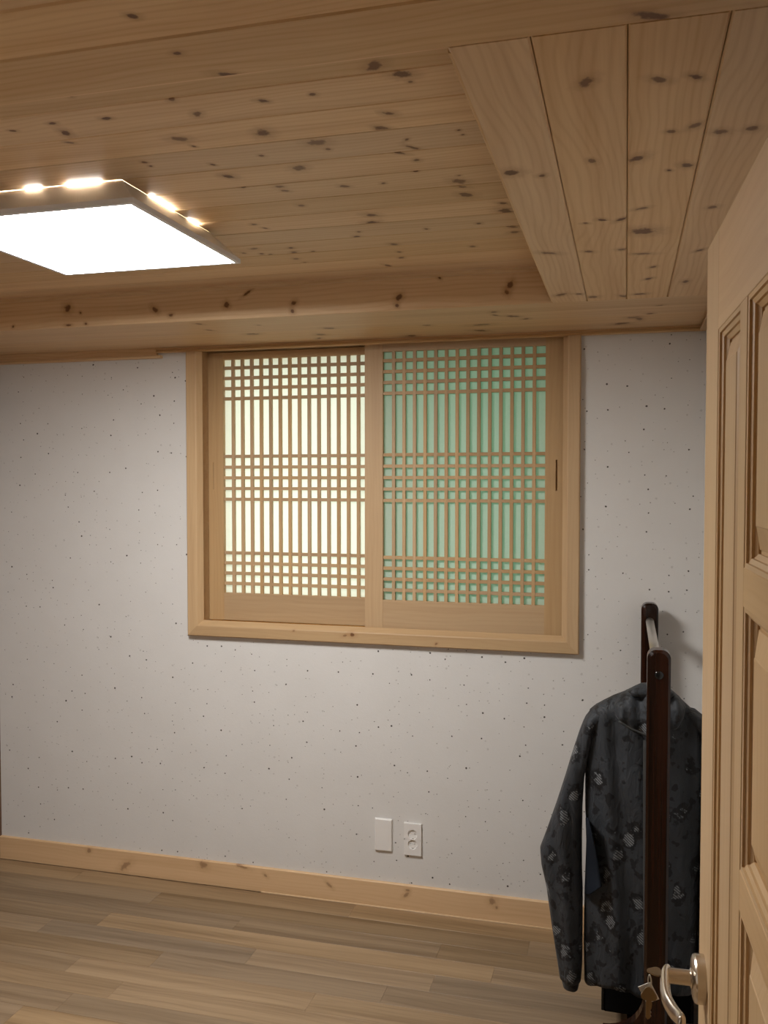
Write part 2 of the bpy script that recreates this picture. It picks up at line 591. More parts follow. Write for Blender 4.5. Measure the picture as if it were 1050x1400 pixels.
def unproj(kl, fn, c):
    out = []
    for (x, y, w, h) in kl:
        p = fn(x, y, c)
        a, b = fn(x + w, y, c), fn(x - w, y, c)
        d, e = fn(x, y + h, c), fn(x, y - h, c)
        out.append((p, (a - b).length / 2, (d - e).length / 2))
    return out


KT = unproj(K_TRAY, onz, ZT)
KS = unproj(K_SOFF, onz, ZS)
KB = unproj(K_BAND, onz, ZS)
KR = unproj(K_RISE, ony, TY1)
KF = unproj(K_FRONT, onz, ZS)
KBB = unproj(K_BASE, ony, WB - 0.012)


def strength(w):
    return random.uniform(0.72, 1.0)


# ---------------------------------------------------------------- ceiling
ceiling = struct(link('ceiling', boxes_mesh('ceiling', [
    (XL - 0.1, XR + 0.1, YF0, WB, ZT + 0.013, ZT + 0.1),
    (XL, TX0, YF1, WB, ZS + 0.013, ZT), (TX1, XR, YF1, WB, ZS + 0.013, ZT),
    (TX0, TX1, YF1, TY0, ZS + 0.013, ZT), (TX0, TX1, TY1 + 0.013, WB, ZS + 0.013, ZT)]), None, SUBW))
# raised middle: boards parallel to the back wall
edges = [1.393 + 0.114 * k for k in range(-2, 12)] + [TY1 + 0.004]
for y0, y1 in zip(edges, edges[1:]):
    kn = [(p.x - TX0, y1 - p.y, max(a, 0.004), max(b, 0.004), strength(a)) for p, a, b in KT if y0 <= p.y < y1]
    board('ceiling_plank', ceiling, PINE, (TX0, y1, ZT), X, -Y, -Z, TX1 - TX0, y1 - y0 - 0.0008, 0.012, 0.0022, kn)
# right band, boards running away from the door
xs = [TX1, -0.117, -0.002, 0.114, XR]
for x0, x1 in zip(xs, xs[1:]):
    kn = [(p.y - TY0, p.x - x0, max(b, 0.004), max(a, 0.004), strength(a)) for p, a, b in KS if x0 <= p.x < x1]
    board('soffit_plank', ceiling, PINE, (x0, TY0, ZS), Y, X, -Z, TY1 - TY0, x1 - x0 - 0.0012, 0.012, 0.003, kn)
# left band
for i in range(4):
    x0 = XL + i * 0.1075
    board('soffit_plank', ceiling, PINE, (x0, TY0, ZS), Y, X, -Z, TY1 - TY0, 0.1063, 0.012, 0.003)
# back band, tight joints
ys = [TY1, 2.90, 3.035, 3.17, WB]
for y0, y1 in zip(ys, ys[1:]):
    kn = [(p.x - XL, y1 - p.y, max(a, 0.004), max(b, 0.004), strength(a) * 0.9) for p, a, b in KB if y0 <= p.y < y1]
    board('soffit_plank', ceiling, PINE, (XL, y1, ZS), X, -Y, -Z, XR - XL, y1 - y0, 0.012, 0.0003, kn)
# front band
ys = [YF1, 0.555, 0.67, 0.785, 0.897, 1.0, TY0]
for i, (y0, y1) in enumerate(zip(ys, ys[1:])):
    kn = [(p.x - XL, y1 - p.y, max(a, 0.004), max(b, 0.004), 0.9) for p, a, b in KF if y0 <= p.y < y1]
    board('soffit_plank', ceiling, PINE, (XL, y1, ZS), X, -Y, -Z, XR - XL, y1 - y0 - 0.001, 0.012, 0.003, kn)
# upright boards round the raised middle
kn = [(p.x - TX0, p.z - ZS, max(a, 0.004), max(b, 0.004), 0.9) for p, a, b in KR]
board('riser_board', ceiling, PINE, (TX0, TY1 - 0.002, ZS + 0.0005), X, Z, -Y, TX1 - TX0, ZT - ZS - 0.001, 0.012, 0.001, kn)
board('riser_board', ceiling, PINE, (TX1 - 0.002, TY1 - 0.015, ZS + 0.0005), -Y, Z, -X, TY1 - TY0 - 0.03, ZT - ZS - 0.001, 0.006, 0.001)
board('riser_board', ceiling, PINE, (TX0 + 0.002, TY0 + 0.015, ZS + 0.0005), Y, Z, X, TY1 - TY0 - 0.03, ZT - ZS - 0.001, 0.006, 0.001)
board('riser_board', ceiling, PINE, (TX1, TY0 + 0.002, ZS + 0.0005), -X, Z, Y, TX1 - TX0, ZT - ZS - 0.001, 0.006, 0.001)
# narrow dark batten above the upright board's top edge
board('batten', ceiling, PINE, (TX0, TY1 - 0.002, ZT - 0.012), X, Z, -Y, TX1 - TX0, 0.012, 0.002, 0.001, prof=[(0, 0), (0.012, 0), (0.012, 0.014), (0.004, 0.012), (0, 0.006)])
# cornice: strip with a dark gap under the band
cpro = [(0, 0), (0.012, 0), (0.012, 0.016), (0.009, 0.020), (0.002, 0.022), (0, 0.018)]
xg = ony(213, 486, WB - 0.02).x
trim_1 = struct(board('trim_1', None, PINE, (xg, WB, 2.171), X, Z, -Y, XR - xg, 0.012, prof=cpro))
trim_2 = struct(board('trim_2', None, PINE, (XL, WB, 2.150), X, Z, -Y, xg + 0.02 - XL, 0.012, prof=cpro))
board('backing', trim_1, PINE, (xg, WB, 2.182), X, Z, -Y, XR - xg, 0.008, 0.012, 0.0005, prof=[(0, 0), (0.0085, 0), (0.0085, 0.012), (0, 0.012)])
board('backing', trim_2, PINE, (XL, WB, 2.162), X, Z, -Y, xg - XL, 0.028, 0.012, 0.0005, prof=[(0, 0), (0.0285, 0), (0.0285, 0.013), (0, 0.013)])
trim_3 = struct(board('trim_3', None, PINE, (XR, WB - 0.022, 2.171), -Y, Z, -X, WB - 0.022 - YF1, 0.012, prof=cpro))
board('backing', trim_3, PINE, (XR, WB - 0.022, 2.182), -Y, Z, -X, WB - 0.03 - YF1, 0.008, prof=[(0, 0), (0.0085, 0), (0.0085, 0.012), (0, 0.012)])

# ---------------------------------------------------------------- baseboards
BT = 0.013
kn = [(p.x - XL, p.z, max(a, 0.004), max(b, 0.004), 0.5) for p, a, b in KBB]
bpro = [(0, 0), (0.098, 0), (0.098, BT - 0.003), (0.095, BT), (0, BT)]
baseboard_back = struct(board('baseboard_back', None, BASEW, (XL, WB, 0.0006), X, Z, -Y, XR - XL, 0.098, knots=kn, prof=bpro))
board('sealant_bead', baseboard_back, SILIC, (-1.4, WB - BT, 0.0005), X, Z, -Y, 1.6, 0.004, prof=[(0, 0), (0.004, 0), (0.0028, 0.0028), (0, 0.004)])
baseboard_right = struct(board('baseboard_right', None, BASEW, (XR, WB - BT, 0.0006), -Y, Z, -X, WB - BT - YF1, 0.098, prof=bpro))
baseboard_front = struct(board('baseboard_front', None, BASEW, (DX0 - 0.07, YF1, 0.0006), -X, Z, Y, DX0 - 0.07 - XL, 0.098, prof=bpro))

# ---------------------------------------------------------------- window
WM = Matrix.Translation((HX0, WB, HZ0))
window_1 = struct(link('window_1', boxes_mesh('window_1', [
    (0, 0.035, 0.0, 0.19, 0, HZ1 - HZ0), (HX1 - HX0 - 0.035, HX1 - HX0, 0.0, 0.19, 0, HZ1 - HZ0),
    (0.035, HX1 - HX0 - 0.035, 0.0, 0.19, 0, 0.018), (0.035, HX1 - HX0 - 0.035, 0.0, 0.19, HZ1 - HZ0 - 0.02, HZ1 - HZ0)]), None, HEM, WM))
# casing: mitred frame with a sloping inner edge
cas = [(0, 0), (0.063, 0), (0.063, 0.004), (0.046, 0.024), (0.042, 0.026), (0.004, 0.026), (0, 0.022)]
CX0, CX1, CZ0 = -1.712, -0.158, 1.024
board('casing', window_1, HEM, (CX0, WB, CZ0), X, Z, -Y, CX1 - CX0, 0.063, prof=cas, m0=1, m1=1,
      knots=[(0.70, 0.035, 0.011, 0.007, 0.9), (0.67, 0.03, 0.01, 0.004, 0.6), (1.03, 0.015, 0.006, 0.004, 0.7), (0.46, 0.04, 0.006, 0.004, 0.5)])
casr = [(-a, b) for a, b in cas][::-1]
board('casing', window_1, HEM, (CX0, WB, 2.171), -Z, X, -Y, 2.171 - CZ0, 0.063, prof=cas, m0=0, m1=1)
board('casing', window_1, HEM, (CX1, WB, CZ0), Z, -X, -Y, 2.171 - CZ0, 0.063, prof=cas, m0=1, m1=0)
# sliding tracks on the sill
for yy in (3.348, 3.394):
    board('track', window_1, BRASS, (HX0 + 0.036, yy + 0.004, HZ0 + 0.018), X, -Z, Y, HX1 - HX0 - 0.072, 0.004, prof=[(-0.006, -0.004), (0, -0.004), (0, 0.004), (-0.006, 0.004)])


def sash(x0, x1, xc0, xc1, yf, handle_x, flip):
    T = 0.036
    zb, zc0, zc1, zt = 1.0775, 1.19, 2.147, 2.176
    s = struct(link('window_2' if not flip else 'window_3', None, None, None, Matrix.Translation(((x0 + x1) / 2, yf, zb))))
    ch = 0.0012
    for a, b in ((x0, xc0), (xc1, x1)):
        W_, L_ = b - a, zt - zb
        if not a < handle_x < b:
            board('stile', s, HEM, (a, yf, zb), Z, -X, -Y, L_, W_, prof=[(-q, z_) for q, z_ in prof_board(W_, T, ch)][::-1])
            continue
        # stile with a routed finger groove: boxes round the slot, in local (up, across, out)
        gw, gd = (0.0064, 0.014) if flip else (0.0044, 0.004)
        v0, v1 = -(handle_x + gw / 2 - a), -(handle_x - gw / 2 - a)
        u0, u1 = 1.672 - 0.056 - zb, 1.672 + 0.056 - zb
        link('stile', boxes_mesh('stile', [(0, L_, -W_, v0, -T, 0), (0, L_, v1, 0, -T, 0), (0, u0, v0, v1, -T, 0), (u1, L_, v0, v1, -T, 0)]),
             s, HEM, frame((a, yf, zb), Z, -X, -Y))
        link('finger_pull', boxes_mesh('finger_pull', [(u0, u1, v0, v1, -T, -gd)]), s, HEM, frame((a, yf, zb), Z, -X, -Y))
    board('rail', s, HEM, (xc0, yf + 0.0006, zb), X, Z, -Y, xc1 - xc0, zc0 - zb, T - 0.001, ch)
    board('rail', s, HEM, (xc0, yf + 0.0006, zc1), X, Z, -Y, xc1 - xc0, zt - zc1, T - 0.001, ch)
    pitch = (xc1 - xc0) / 15
    bw, bd = 0.0128, 0.013
    vm = extr_mesh('lattice_bar', zc1 - zc0, prof_board(bw, bd, 0.0006))
    vm.materials.append(LATT)
    for i in range(1, 15):
        xcn = xc0 + pitch * i
        link('lattice_bar', vm, s, None, frame((xcn + bw / 2, yf + 0.004, zc0), Z, -X, -Y))
    hm = extr_mesh('lattice_bar', xc1 - xc0, prof_board(bw, bd, 0.0006))
    hm.materials.append(LATT)
    zz = [2.113 - 0.0417 * i for i in range(4)] + [1.752 - 0.044 * i for i in range(5)] + [1.355 - 0.042 * i for i in range(4)]
    for zc in zz:
        link('lattice_bar', hm, s, None, frame((xc0, yf + 0.0046, zc - bw / 2), X, Z, -Y))
    # sheet of paper behind the lattice
    px0, px1 = xc0 - 0.004, xc1 + 0.004
    py = yf + 0.0195
    pz0, pz1 = zc0 - 0.004, zc1 + 0.004
    pm = mesh('paper', [(px0, py, pz0), (px1, py, pz0), (px1, py, pz1), (px0, py, pz1)], [(0, 1, 2, 3)])
    pm.materials.append(PAPER)
    po = link('paper', pm, s, None, Matrix.Identity(4))
    return s


window_2 = sash(-1.664, -0.905, -1.597, -0.979, 3.378, -1.641, False)
window_3 = sash(-0.978, -0.206, -0.905, -0.287, 3.330, -0.2455, True)
# outer frame and glass
window_4 = struct(link('window_4', boxes_mesh('window_4', [
    (-1.665, -1.61, 3.45, 3.485, 1.07, 2.18), (-0.26, -0.206, 3.45, 3.485, 1.07, 2.18), (-0.96, -0.91, 3.45, 3.485, 1.07, 2.18),
    (-1.61, -0.96, 3.45, 3.485, 1.07, 1.11), (-0.91, -0.26, 3.45, 3.485, 1.07, 1.11), (-1.61, -0.96, 3.45, 3.485, 2.15, 2.18), (-0.91, -0.26, 3.45, 3.485, 2.15, 2.18)]), None, ALU))
link('pane', boxes_mesh('pane', [(-1.61, -0.96, 3.465, 3.470, 1.11, 2.15)]), window_4, GLASS_C)
link('pane', boxes_mesh('pane', [(-0.91, -0.26, 3.465, 3.470, 1.11, 2.15)]), window_4, GLASS_G)

# ---------------------------------------------------------------- ceiling lamp
lx0, lx1, ly0, ly1, lz = -1.526, -0.993, 1.675, 2.213, 2.228
lcx, lcy = (lx0 + lx1) / 2, (ly0 + ly1) / 2
hw, hd = (lx1 - lx0) / 2, (ly1 - ly0) / 2
lamp = thing('ceiling_lamp', 'square white led panel lamp glowing on the pine ceiling', 'lamp', (lcx, lcy, ZT))


def ringbox(name, stack, mat, cap_b=False, cap_t=False, parent=None):
    v, f = [], []
    for (a, b, z) in stack:
        v += [(lcx - a, lcy - b, z), (lcx + a, lcy - b, z), (lcx + a, lcy + b, z), (lcx - a, lcy + b, z)]
    for i in range(len(stack) - 1):
        for k in range(4):
            f.append((4 * i + k, 4 * i + (k + 1) % 4, 4 * i + 4 + (k + 1) % 4, 4 * i + 4 + k))
    n = len(stack)
    if cap_b:
        f.append((3, 2, 1, 0))
    if cap_t:
        f.append((4 * n - 4, 4 * n - 3, 4 * n - 2, 4 * n - 1))
    me = mesh(name, [Vector(q) - Vector((lcx, lcy, ZT)) for q in v], f)
    return link(name, me, parent, mat)


# sloping pan, open inside; short openings under the ceiling on two sides let the lamp's own light out
zb_, zt_, zc_ = lz + 0.012, ZT - 0.0001, ZT - 0.006
near_slots = [(lx1 - 0.30, lx1 - 0.26), (lx1 - 0.195, lx1 - 0.11)]
right_slots = [(ly0 + 0.17, ly0 + 0.2825), (ly0 + 0.3575, ly0 + 0.41)]


def pan_pt(side, along, z):
    ins = 0.002 + 0.060 * (z - zb_) / (zt_ - zb_)
    w_, d_ = hw - ins, hd - ins
    if side in 'nf':
        return (max(-w_, min(w_, along - lcx)), -d_ if side == 'n' else d_, z - ZT)
    return (w_ if side == 'r' else -w_, max(-d_, min(d_, along - lcy)), z - ZT)


hv_, hf_ = [], []


def pan_quad(side, a0, a1, z0, z1):
    i0 = len(hv_)
    hv_.extend([pan_pt(side, a0, z0), pan_pt(side, a1, z0), pan_pt(side, a1, z1), pan_pt(side, a0, z1)])
    hf_.append((i0, i0 + 1, i0 + 2, i0 + 3))


for side, slots in (('n', near_slots), ('f', []), ('r', right_slots), ('l', [])):
    e0, e1 = (lx0, lx1) if side in 'nf' else (ly0, ly1)
    pan_quad(side, e0, e1, zb_, zc_)
    cur = e0
    for q0, q1 in slots:
        pan_quad(side, cur, q0, zc_, zt_)
        cur = q1
    pan_quad(side, cur, e1, zc_, zt_)
link('housing', mesh('housing', hv_, hf_), lamp, HOUSE)
ringbox('rim', [(hw - 0.011, hd - 0.011, lz + 0.0115), (hw, hd, lz + 0.0115), (hw, hd, lz), (hw - 0.011, hd - 0.011, lz), (hw - 0.011, hd - 0.011, lz + 0.011)][::-1], HOUSE, False, False, lamp)
ringbox('diffuser', [(hw - 0.0115, hd - 0.0115, lz + 0.003), (hw - 0.0115, hd - 0.0115, lz + 0.008)], LED, True, True, lamp)
# ---------------------------------------------------------------- wall plates
def plate_base(name, parent, x, z, w, h):
    o = link(name, boxes_mesh(name, [(-w / 2, w / 2, 0, 0.009, -h / 2, h / 2)]), parent, WHITE_PL)
    return o


bp = thing('blank_plate', 'plain white blank cover plate on the wall beside the double socket', 'wall plate', (-0.893, WB, 0.283))
o = link('cover', boxes_mesh('cover', [(-0.034, 0.034, -0.010, -0.0005, -0.062, 0.062)]), bp, WHITE_PL)
bevel(o, 0.0035, 3)
o = link('surround', boxes_mesh('surround', [(-0.0355, 0.0355, -0.004, -0.0003, -0.0635, 0.0635)]), bp, WHITE_PL)
bevel(o, 0.001, 2)

sp = thing('wall_socket', 'white wall plate with two round power sockets', 'socket', (-0.7765, WB, 0.2775))


def socket_plate():
    v, f = [], []
    w, h, d = 0.034, 0.061, -0.010
    N = 32
    R, dep = 0.0185, 0.0085
    cells = [(0.0, h), (-h, 0.0)]
    cz = [0.0195, -0.0195]
    for (z0, z1), c in zip(cells, cz):
        ci = len(v)
        for k in range(N):
            a = 2 * math.pi * (k + 0.5) / N
            dx, dz = math.cos(a), math.sin(a)
            t = min((w / abs(dx)) if abs(dx) > 1e-6 else 9, ((z1 - c) / dz) if dz > 1e-6 else 9, ((z0 - c) / dz) if dz < -1e-6 else 9)
            v.append((dx * t, d, c + dz * t))
            v.append((dx * R, d, c + dz * R))
            v.append((dx * R * 0.93, d + dep, c + dz * R * 0.93))
        for k in range(N):
            k2 = (k + 1) % N
            a0, a1 = ci + 3 * k, ci + 3 * k2
            f.append((a0, a1, a1 + 1, a0 + 1))
        for sx in (-1, 1):
            for sz in ((z0, z1)):
                # corners of the cell
                best = sorted(range(N), key=lambda k: (v[ci + 3 * k][0] - sx * w) ** 2 + (v[ci + 3 * k][2] - sz) ** 2)[:2]
                b = len(v)
                v.append((sx * w, d, sz))
                f.append((ci + 3 * best[0], ci + 3 * best[1], b))
    b = len(v)
    for y in (d, -0.0003):
        v += [(-w, y, -h), (w, y, -h), (w, y, h), (-w, y, h)]
    for k in range(4):
        f.append((b + k, b + (k + 1) % 4, b + 4 + (k + 1) % 4, b + 4 + k))
    return mesh('plate', v, f)


link('plate', socket_plate(), sp, WHITE_PL)
link('surround', boxes_mesh('surround', [(-0.0355, 0.0355, -0.0012, -0.0003, -0.0625, 0.0625)]), sp, WHITE_PL)
for cz in (0.0195, -0.0195):
    wv, wf = [], []
    RB, YB, YH, RH = 0.0172, -0.0042, -0.0014, 0.0030
    for k in range(32):
        a = 2 * math.pi * (k + 0.5) / 32
        wv += [(0.0185 * math.cos(a), -0.010, cz + 0.0185 * math.sin(a)), (RB * math.cos(a), YB, cz + RB * math.sin(a))]
    for k in range(32):
        wf.append((2 * k, 2 * ((k + 1) % 32), 2 * ((k + 1) % 32) + 1, 2 * k + 1))
    for sx in (-1, 1):
        hx = sx * 0.0085
        angs = sorted([2 * math.pi * k / 28 + 0.01 for k in range(28)] + [math.atan2(RB, -hx) % (2 * math.pi), math.atan2(-RB, -hx) % (2 * math.pi)])
        b0, n_ = len(wv), len(angs)
        for a in angs:
            dx, dz = math.cos(a), math.sin(a)
            t = -hx * dx + math.sqrt(max((hx * dx) ** 2 - hx * hx + RB * RB, 0))
            if dx * sx < -1e-6:
                t = min(t, -hx / dx)
            wv += [(hx + dx * t, YB, cz + dz * t), (hx + dx * RH, YB, cz + dz * RH), (hx + dx * RH, YH, cz + dz * RH)]
        for k in range(n_):
            p, q = b0 + 3 * k, b0 + 3 * ((k + 1) % n_)
            wf += [(p, q, q + 1, p + 1), (p + 1, q + 1, q + 2, p + 2)]
        wf.append(tuple(b0 + 3 * k + 2 for k in range(n_)))
    link('socket_well', mesh('socket_well', wv, wf), sp, WHITE_PL)
    for s in (-1, 1):
        link('earth_clip', boxes_mesh('earth_clip', [(-0.003, 0.003, -0.008, -0.0043, cz + s * 0.0155 - 0.001, cz + s * 0.0155 + 0.001)]), sp, STEEL)

# ---------------------------------------------------------------- garment rack
RX = 0.0845
rack = thing('garment_rack', 'dark brown lacquered garment rack with two round-topped posts and steel rail', 'garment rack', (RX, 2.785, 0))


def post_mesh(name, yc, th):
    w, ht, r = 0.0283, 1.228, 0.022
    v, f = [], []
    prof = [(-w, 0.0)]
    for k in range(9):
        a = math.pi - (math.pi / 2) * k / 8
        prof.append((-w + r + r * math.cos(a), ht - r + r * math.sin(a)))
    for k in range(9):
        a = math.pi / 2 - (math.pi / 2) * k / 8
        prof.append((w - r + r * math.cos(a), ht - r + r * math.sin(a)))
    prof.append((w, 0.0))
    n = len(prof)
    sect = [(-th, 0.006), (-th + 0.006, 0.0), (th - 0.006, 0.0), (th, 0.006)]
    for (y, ins) in sect:
        for (x, z) in prof:
            sx = x - math.copysign(ins, x) if abs(x) > ins else x
            v.append((z, -sx, y) if False else (sx, y, z - (ins if z > ht * 0.5 else 0)))
    for i in range(len(sect) - 1):
        for k in range(n):
            k2 = (k + 1) % n
            f.append((i * n + k, i * n + k2, (i + 1) * n + k2, (i + 1) * n + k))
    f.append(tuple(range(n)))
    f.append(tuple((len(sect) - 1) * n + k for k in range(n))[::-1])
    # rotate so that the grain (local x) runs up the post
    v = [(z, x, y) for (x, y, z) in v]
    return mesh(name, v, f, True)


PFY, PRY = 2.345, 3.232
for yc in (PFY, PRY):
    o = link('post', post_mesh('post', yc, 0.026), rack, RACKW, frame((RX, yc, 0), Z, X, Y))
    smoothify(o, 35)
    # spreading foot with hollow curves
    fp = []
    for k in range(11):
        t = k / 10
        a = t * math.pi / 2
        fp.append((0.028 + 0.102 * (1 - math.sin(a)), 0.234 + 0.098 * (1 - math.cos(a))))
    prof = [(-x, z) for x, z in fp[::-1]]
    outl = [(0.16, 0.0), (0.16, 0.04), (0.13, 0.06)] + fp + [(-x, z) for x, z in fp[::-1]] + [(-0.13, 0.06), (-0.16, 0.04), (-0.16, 0.0)]
    n = len(outl)
    v, f = [], []
    for y in (-0.016, 0.016):
        for x, z in outl:
            v.append((z, x, y))
    f.append(tuple(range(n)))
    f.append(tuple(range(n, 2 * n))[::-1])
    for k in range(n):
        k2 = (k + 1) % n
        f.append((k, n + k, n + k2, k2))
    o = link('foot', mesh('foot', v, f), rack, RACKW, frame((RX, yc, 0.0), Z, X, Y))
    # round screw cap near the top of the post
rl = tube_mesh('rail', [(0, PFY + 0.02 - 2.785, 1.166), (0, PRY - 0.02 - 2.785, 1.166)], 0.0135, 20)
link('rail', rl, rack, STEEL)
cap = tube_mesh('screw_cap', [(0.0, -0.0262 + PFY - 2.785, 1.166), (0.0, -0.0285 + PFY - 2.785, 1.166), (0.0, -0.0295 + PFY - 2.785, 1.166)], [0.011, 0.0105, 0.007], 16)
link('screw_cap', cap, rack, simple('black_screw_cap', (0.01, 0.01, 0.01), 0.12))
for xx in (-0.055, 0.055):
    o = link('stretcher', boxes_mesh('stretcher', [(xx - 0.012, xx + 0.012, PFY + 0.016 - 2.785, PRY - 0.016 - 2.785, 0.035, 0.075)]), rack, RACKW)

# black box standing on the rack's stretchers
bx = thing('storage_box', 'black fabric storage box standing on the stretchers of the garment rack', 'box', (0.085, 2.93, 0.0755))
o = link('body', boxes_mesh('body', [(-0.138, 0.115, -0.25, 0.24, 0.0003, 0.245)]), bx, BLACKF)
bevel(o, 0.008, 2)
o = link('lid', boxes_mesh('lid', [(-0.141, 0.118, -0.253, 0.243, 0.222, 0.252)]), bx, BLACKE)
bevel(o, 0.006, 2)
for sx in (-0.1375, 0.1145):
    link('edge_piping', tube_mesh('edge_piping', [(sx, -0.2505, 0.008), (sx, -0.2505, 0.22)], 0.004, 8), bx, BLACKE)

# ---------------------------------------------------------------- jacket on its hanger
JY = 2.565
hg = thing('clothes_hanger', 'clothes hanger inside the dark camouflage jacket, hooked over the steel rail', 'hanger', (RX, JY, 1.026))
hk = [(0, 0, 0.03), (0, 0, 0.095), (-0.012, 0, 0.112), (-0.019, 0, 0.135), (-0.0155, 0, 0.151), (0, 0, 0.1575), (0.0155, 0, 0.151), (0.019, 0, 0.135)]
link('hook', tube_mesh('hook', spline(hk, 5), 0.0017, 8), hg, STEEL)
ar = [(-0.12, 0, -0.05), (-0.065, 0, -0.005), (0, 0, 0.025), (0.065, 0, -0.005), (0.12, 0, -0.05)]
link('arm', tube_mesh('arm', spline(ar, 6), 0.006, 10, 1.3), hg, simple('hanger_wood', (0.3, 0.17, 0.08), 0.5))

jl = Vector((RX, JY, 0.30))
jk = thing('jacket', 'dark grey camouflage windbreaker jacket with hood hanging on the rack rail', 'jacket', jl)


def px_rows(rws, yv):
    out = []
    for r in rws:
        a, b = ony(r[1], r[0], yv), ony(r[2], r[0], yv)
        out.append((a.x, b.x, (a.z + b.z) / 2, r[3]))
    return out


def loft(name, rws, yv, mat, parent, org, nr=46, seg=44, fold=0.006, seed=1, ffreq=55.0, yoff=None, hem=0.0):
    pr = px_rows(rws, yv)
    pr = sorted(pr, key=lambda q: q[2])
    zs_ = [q[2] for q in pr]
    rnd = random.Random(seed)
    p1, p2, p3 = rnd.random() * 6, rnd.random() * 6, rnd.random() * 6
    v, f = [], []
    for i in range(nr):
        z = zs_[0] + (zs_[-1] - zs_[0]) * i / (nr - 1)
        xl, xr, th = [float(np.interp(z, zs_, [q[j] for q in pr])) for j in (0, 1, 3)]
        c, h = (xl + xr) / 2, (xr - xl) / 2
        t = i / (nr - 1)
        for k in range(seg):
            a = 2 * math.pi * k / seg
            ca, sa = math.cos(a), math.sin(a)
            x = c + h * math.copysign(abs(ca) ** 0.8, ca)
            y = th * math.copysign(abs(sa) ** 0.75, sa)
            fd = fold * (math.sin(x * ffreq + p1 + 2.0 * math.sin(z * 4 + p2)) + 0.6 * math.sin(x * ffreq * 1.9 + z * 9 + p3) + 0.35 * math.sin(z * 33 + x * 20 + p2))
            y += fd * abs(sa) ** 0.5 * min(1, (1 - t) * 6 + 0.25)
            zz = z + (hem * math.sin(x * 40 + p3) * (1 - t) ** 8)
            v.append((x - org.x, yv + y - org.y + (yoff(t) if yoff else 0), zz - org.z))
    for i in range(nr - 1):
        for k in range(seg):
            k2 = (k + 1) % seg
            f.append((i * seg + k, i * seg + k2, (i + 1) * seg + k2, (i + 1) * seg + k))
    f.append(tuple(range(seg))[::-1])
    f.append(tuple((nr - 1) * seg + k for k in range(seg)))
    return link(name, mesh(name, v, f, True), parent, mat)


BODY = [(941, 872, 914, .025), (948, 852, 925, .035), (957, 832, 936, .045), (967, 815, 948, .052), (975, 806, 957, .056), (1005, 801, 962, .06), (1060, 800, 962, .066),
        (1110, 800, 960, .07), (1160, 803, 957, .072), (1230, 799, 954, .074), (1290, 798, 951, .074), (1342, 799, 946, .07)]
loft('torso', BODY, JY, CAMO, jk, jl, 60, 72, 0.0065, 3, 70.0, hem=0.008)
SLV = [(966, 818, 842, .03), (973, 806, 834, .04), (982, 799, 824, .045), (1000, 792, 812, .048), (1030, 782, 805, .05), (1060, 773, 799, .05), (1100, 760, 796.5, .05), (1140, 746, 796, .05), (1158, 739, 796, .05), (1180, 741, 796, .05), (1210, 748, 797, .05),
       (1260, 755, 797, .048), (1310, 763, 796.5, .045), (1330, 766, 795, .043)]
slv = loft('sleeve', SLV, JY, CAMO, jk, jl, 50, 40, 0.005, 5, 80.0, yoff=lambda t: -0.02 * (1 - t))
loft('cuff', [(1327, 766, 795, .043), (1336, 767.5, 793, .041), (1346, 770, 791, .038)], JY - 0.02, CAMO, slv, jl, 8, 32, 0.002, 6)
SLR = [(970, 925, 952, .03), (982, 940, 966, .042), (1000, 953, 974, .047), (1060, 956, 983, .05), (1140, 955, 987, .05), (1230, 952, 987, .05), (1310, 952, 983, .045), (1335, 954, 980, .04)]
loft('sleeve', SLR, JY, CAMO, jk, jl, 40, 32, 0.004, 9, 80.0)
# hood lying over the shoulders
HOOD = [(937, 878, 908, .02), (943, 862, 920, .04), (950, 850, 929, .052), (962, 838, 938, .066), (976, 838, 935, .074), (990, 852, 926, .072), (1003, 868, 915, .055), (1010, 880, 905, .03)]
hood = loft('hood', HOOD, JY - 0.012, CAMO, jk, jl, 40, 64, 0.010, 12, 85.0)
loft('hood_lining', [(935, 876, 908, .012), (940, 866, 916, .03), (946, 858, 923, .034), (951, 862, 918, .03)], JY - 0.035, CAMO, hood, jl, 12, 32, 0.003, 15, 60.0)
# hood seam cord
seam = [ony(x, y, JY - 0.098) - jl for x, y in ((846, 986), (862, 996), (876, 1002), (890, 1009))]
link('drawcord', tube_mesh('drawcord', spline(seam, 4), 0.003, 8), jk, ZIP)
# zip down the front
zp = [ony(884, y, JY - 0.083) - jl for y in range(1012, 1330, 12)]
link('zip', tube_mesh('zip', zp, 0.009, 8, 0.4, (0, 1, 0)), jk, ZIP)
# plain side panel
SP = [(1118, 800.5, 803, .05), (1150, 801.5, 811, .061), (1180, 800.5, 817, .066), (1212, 799.3, 822, .069), (1222, 799, 806, .069)]
sv, sf = [], []
for r in SP:
    for k in range(7):
        x = r[1] + (r[2] - r[1]) * k / 6
        s_ = k / 6
        p = ony(x, r[0], JY - 0.030 - 0.060 * math.sqrt(s_))
        sv.append(p - jl)
for i in range(len(SP) - 1):
    for k in range(6):
        sf.append((i * 7 + k, (i + 1) * 7 + k, (i + 1) * 7 + k + 1, i * 7 + k + 1))
o = link('side_panel', mesh('side_panel', sv, sf, True), jk, NAVY)
so = o.modifiers.new('thick', 'SOLIDIFY')
so.thickness = 0.003

# ---------------------------------------------------------------- door
DP = CAM + ray(961, 1333) * ((0.95 - CAM_H) / ray(961, 1333).z)
dd = ray(802, 658)
dd.z = 0
dd.normalize()
dn = Vector((dd.y, -dd.x, 0))
DW, DH, DT = 0.90, 1.972, 0.038
dorg = DP + dd * 0.045
dorg.z = 0.008
DM = frame(dorg, -dd, dn, Z)           # local x: latch edge to hinge, y: into the leaf, z: up
door_1 = struct(link('door_1', boxes_mesh('door_1', [(0.002, DW - 0.002, 0.0175, DT - 0.0175, 0.002, DH - 0.002)]), None, DOORW, DM))


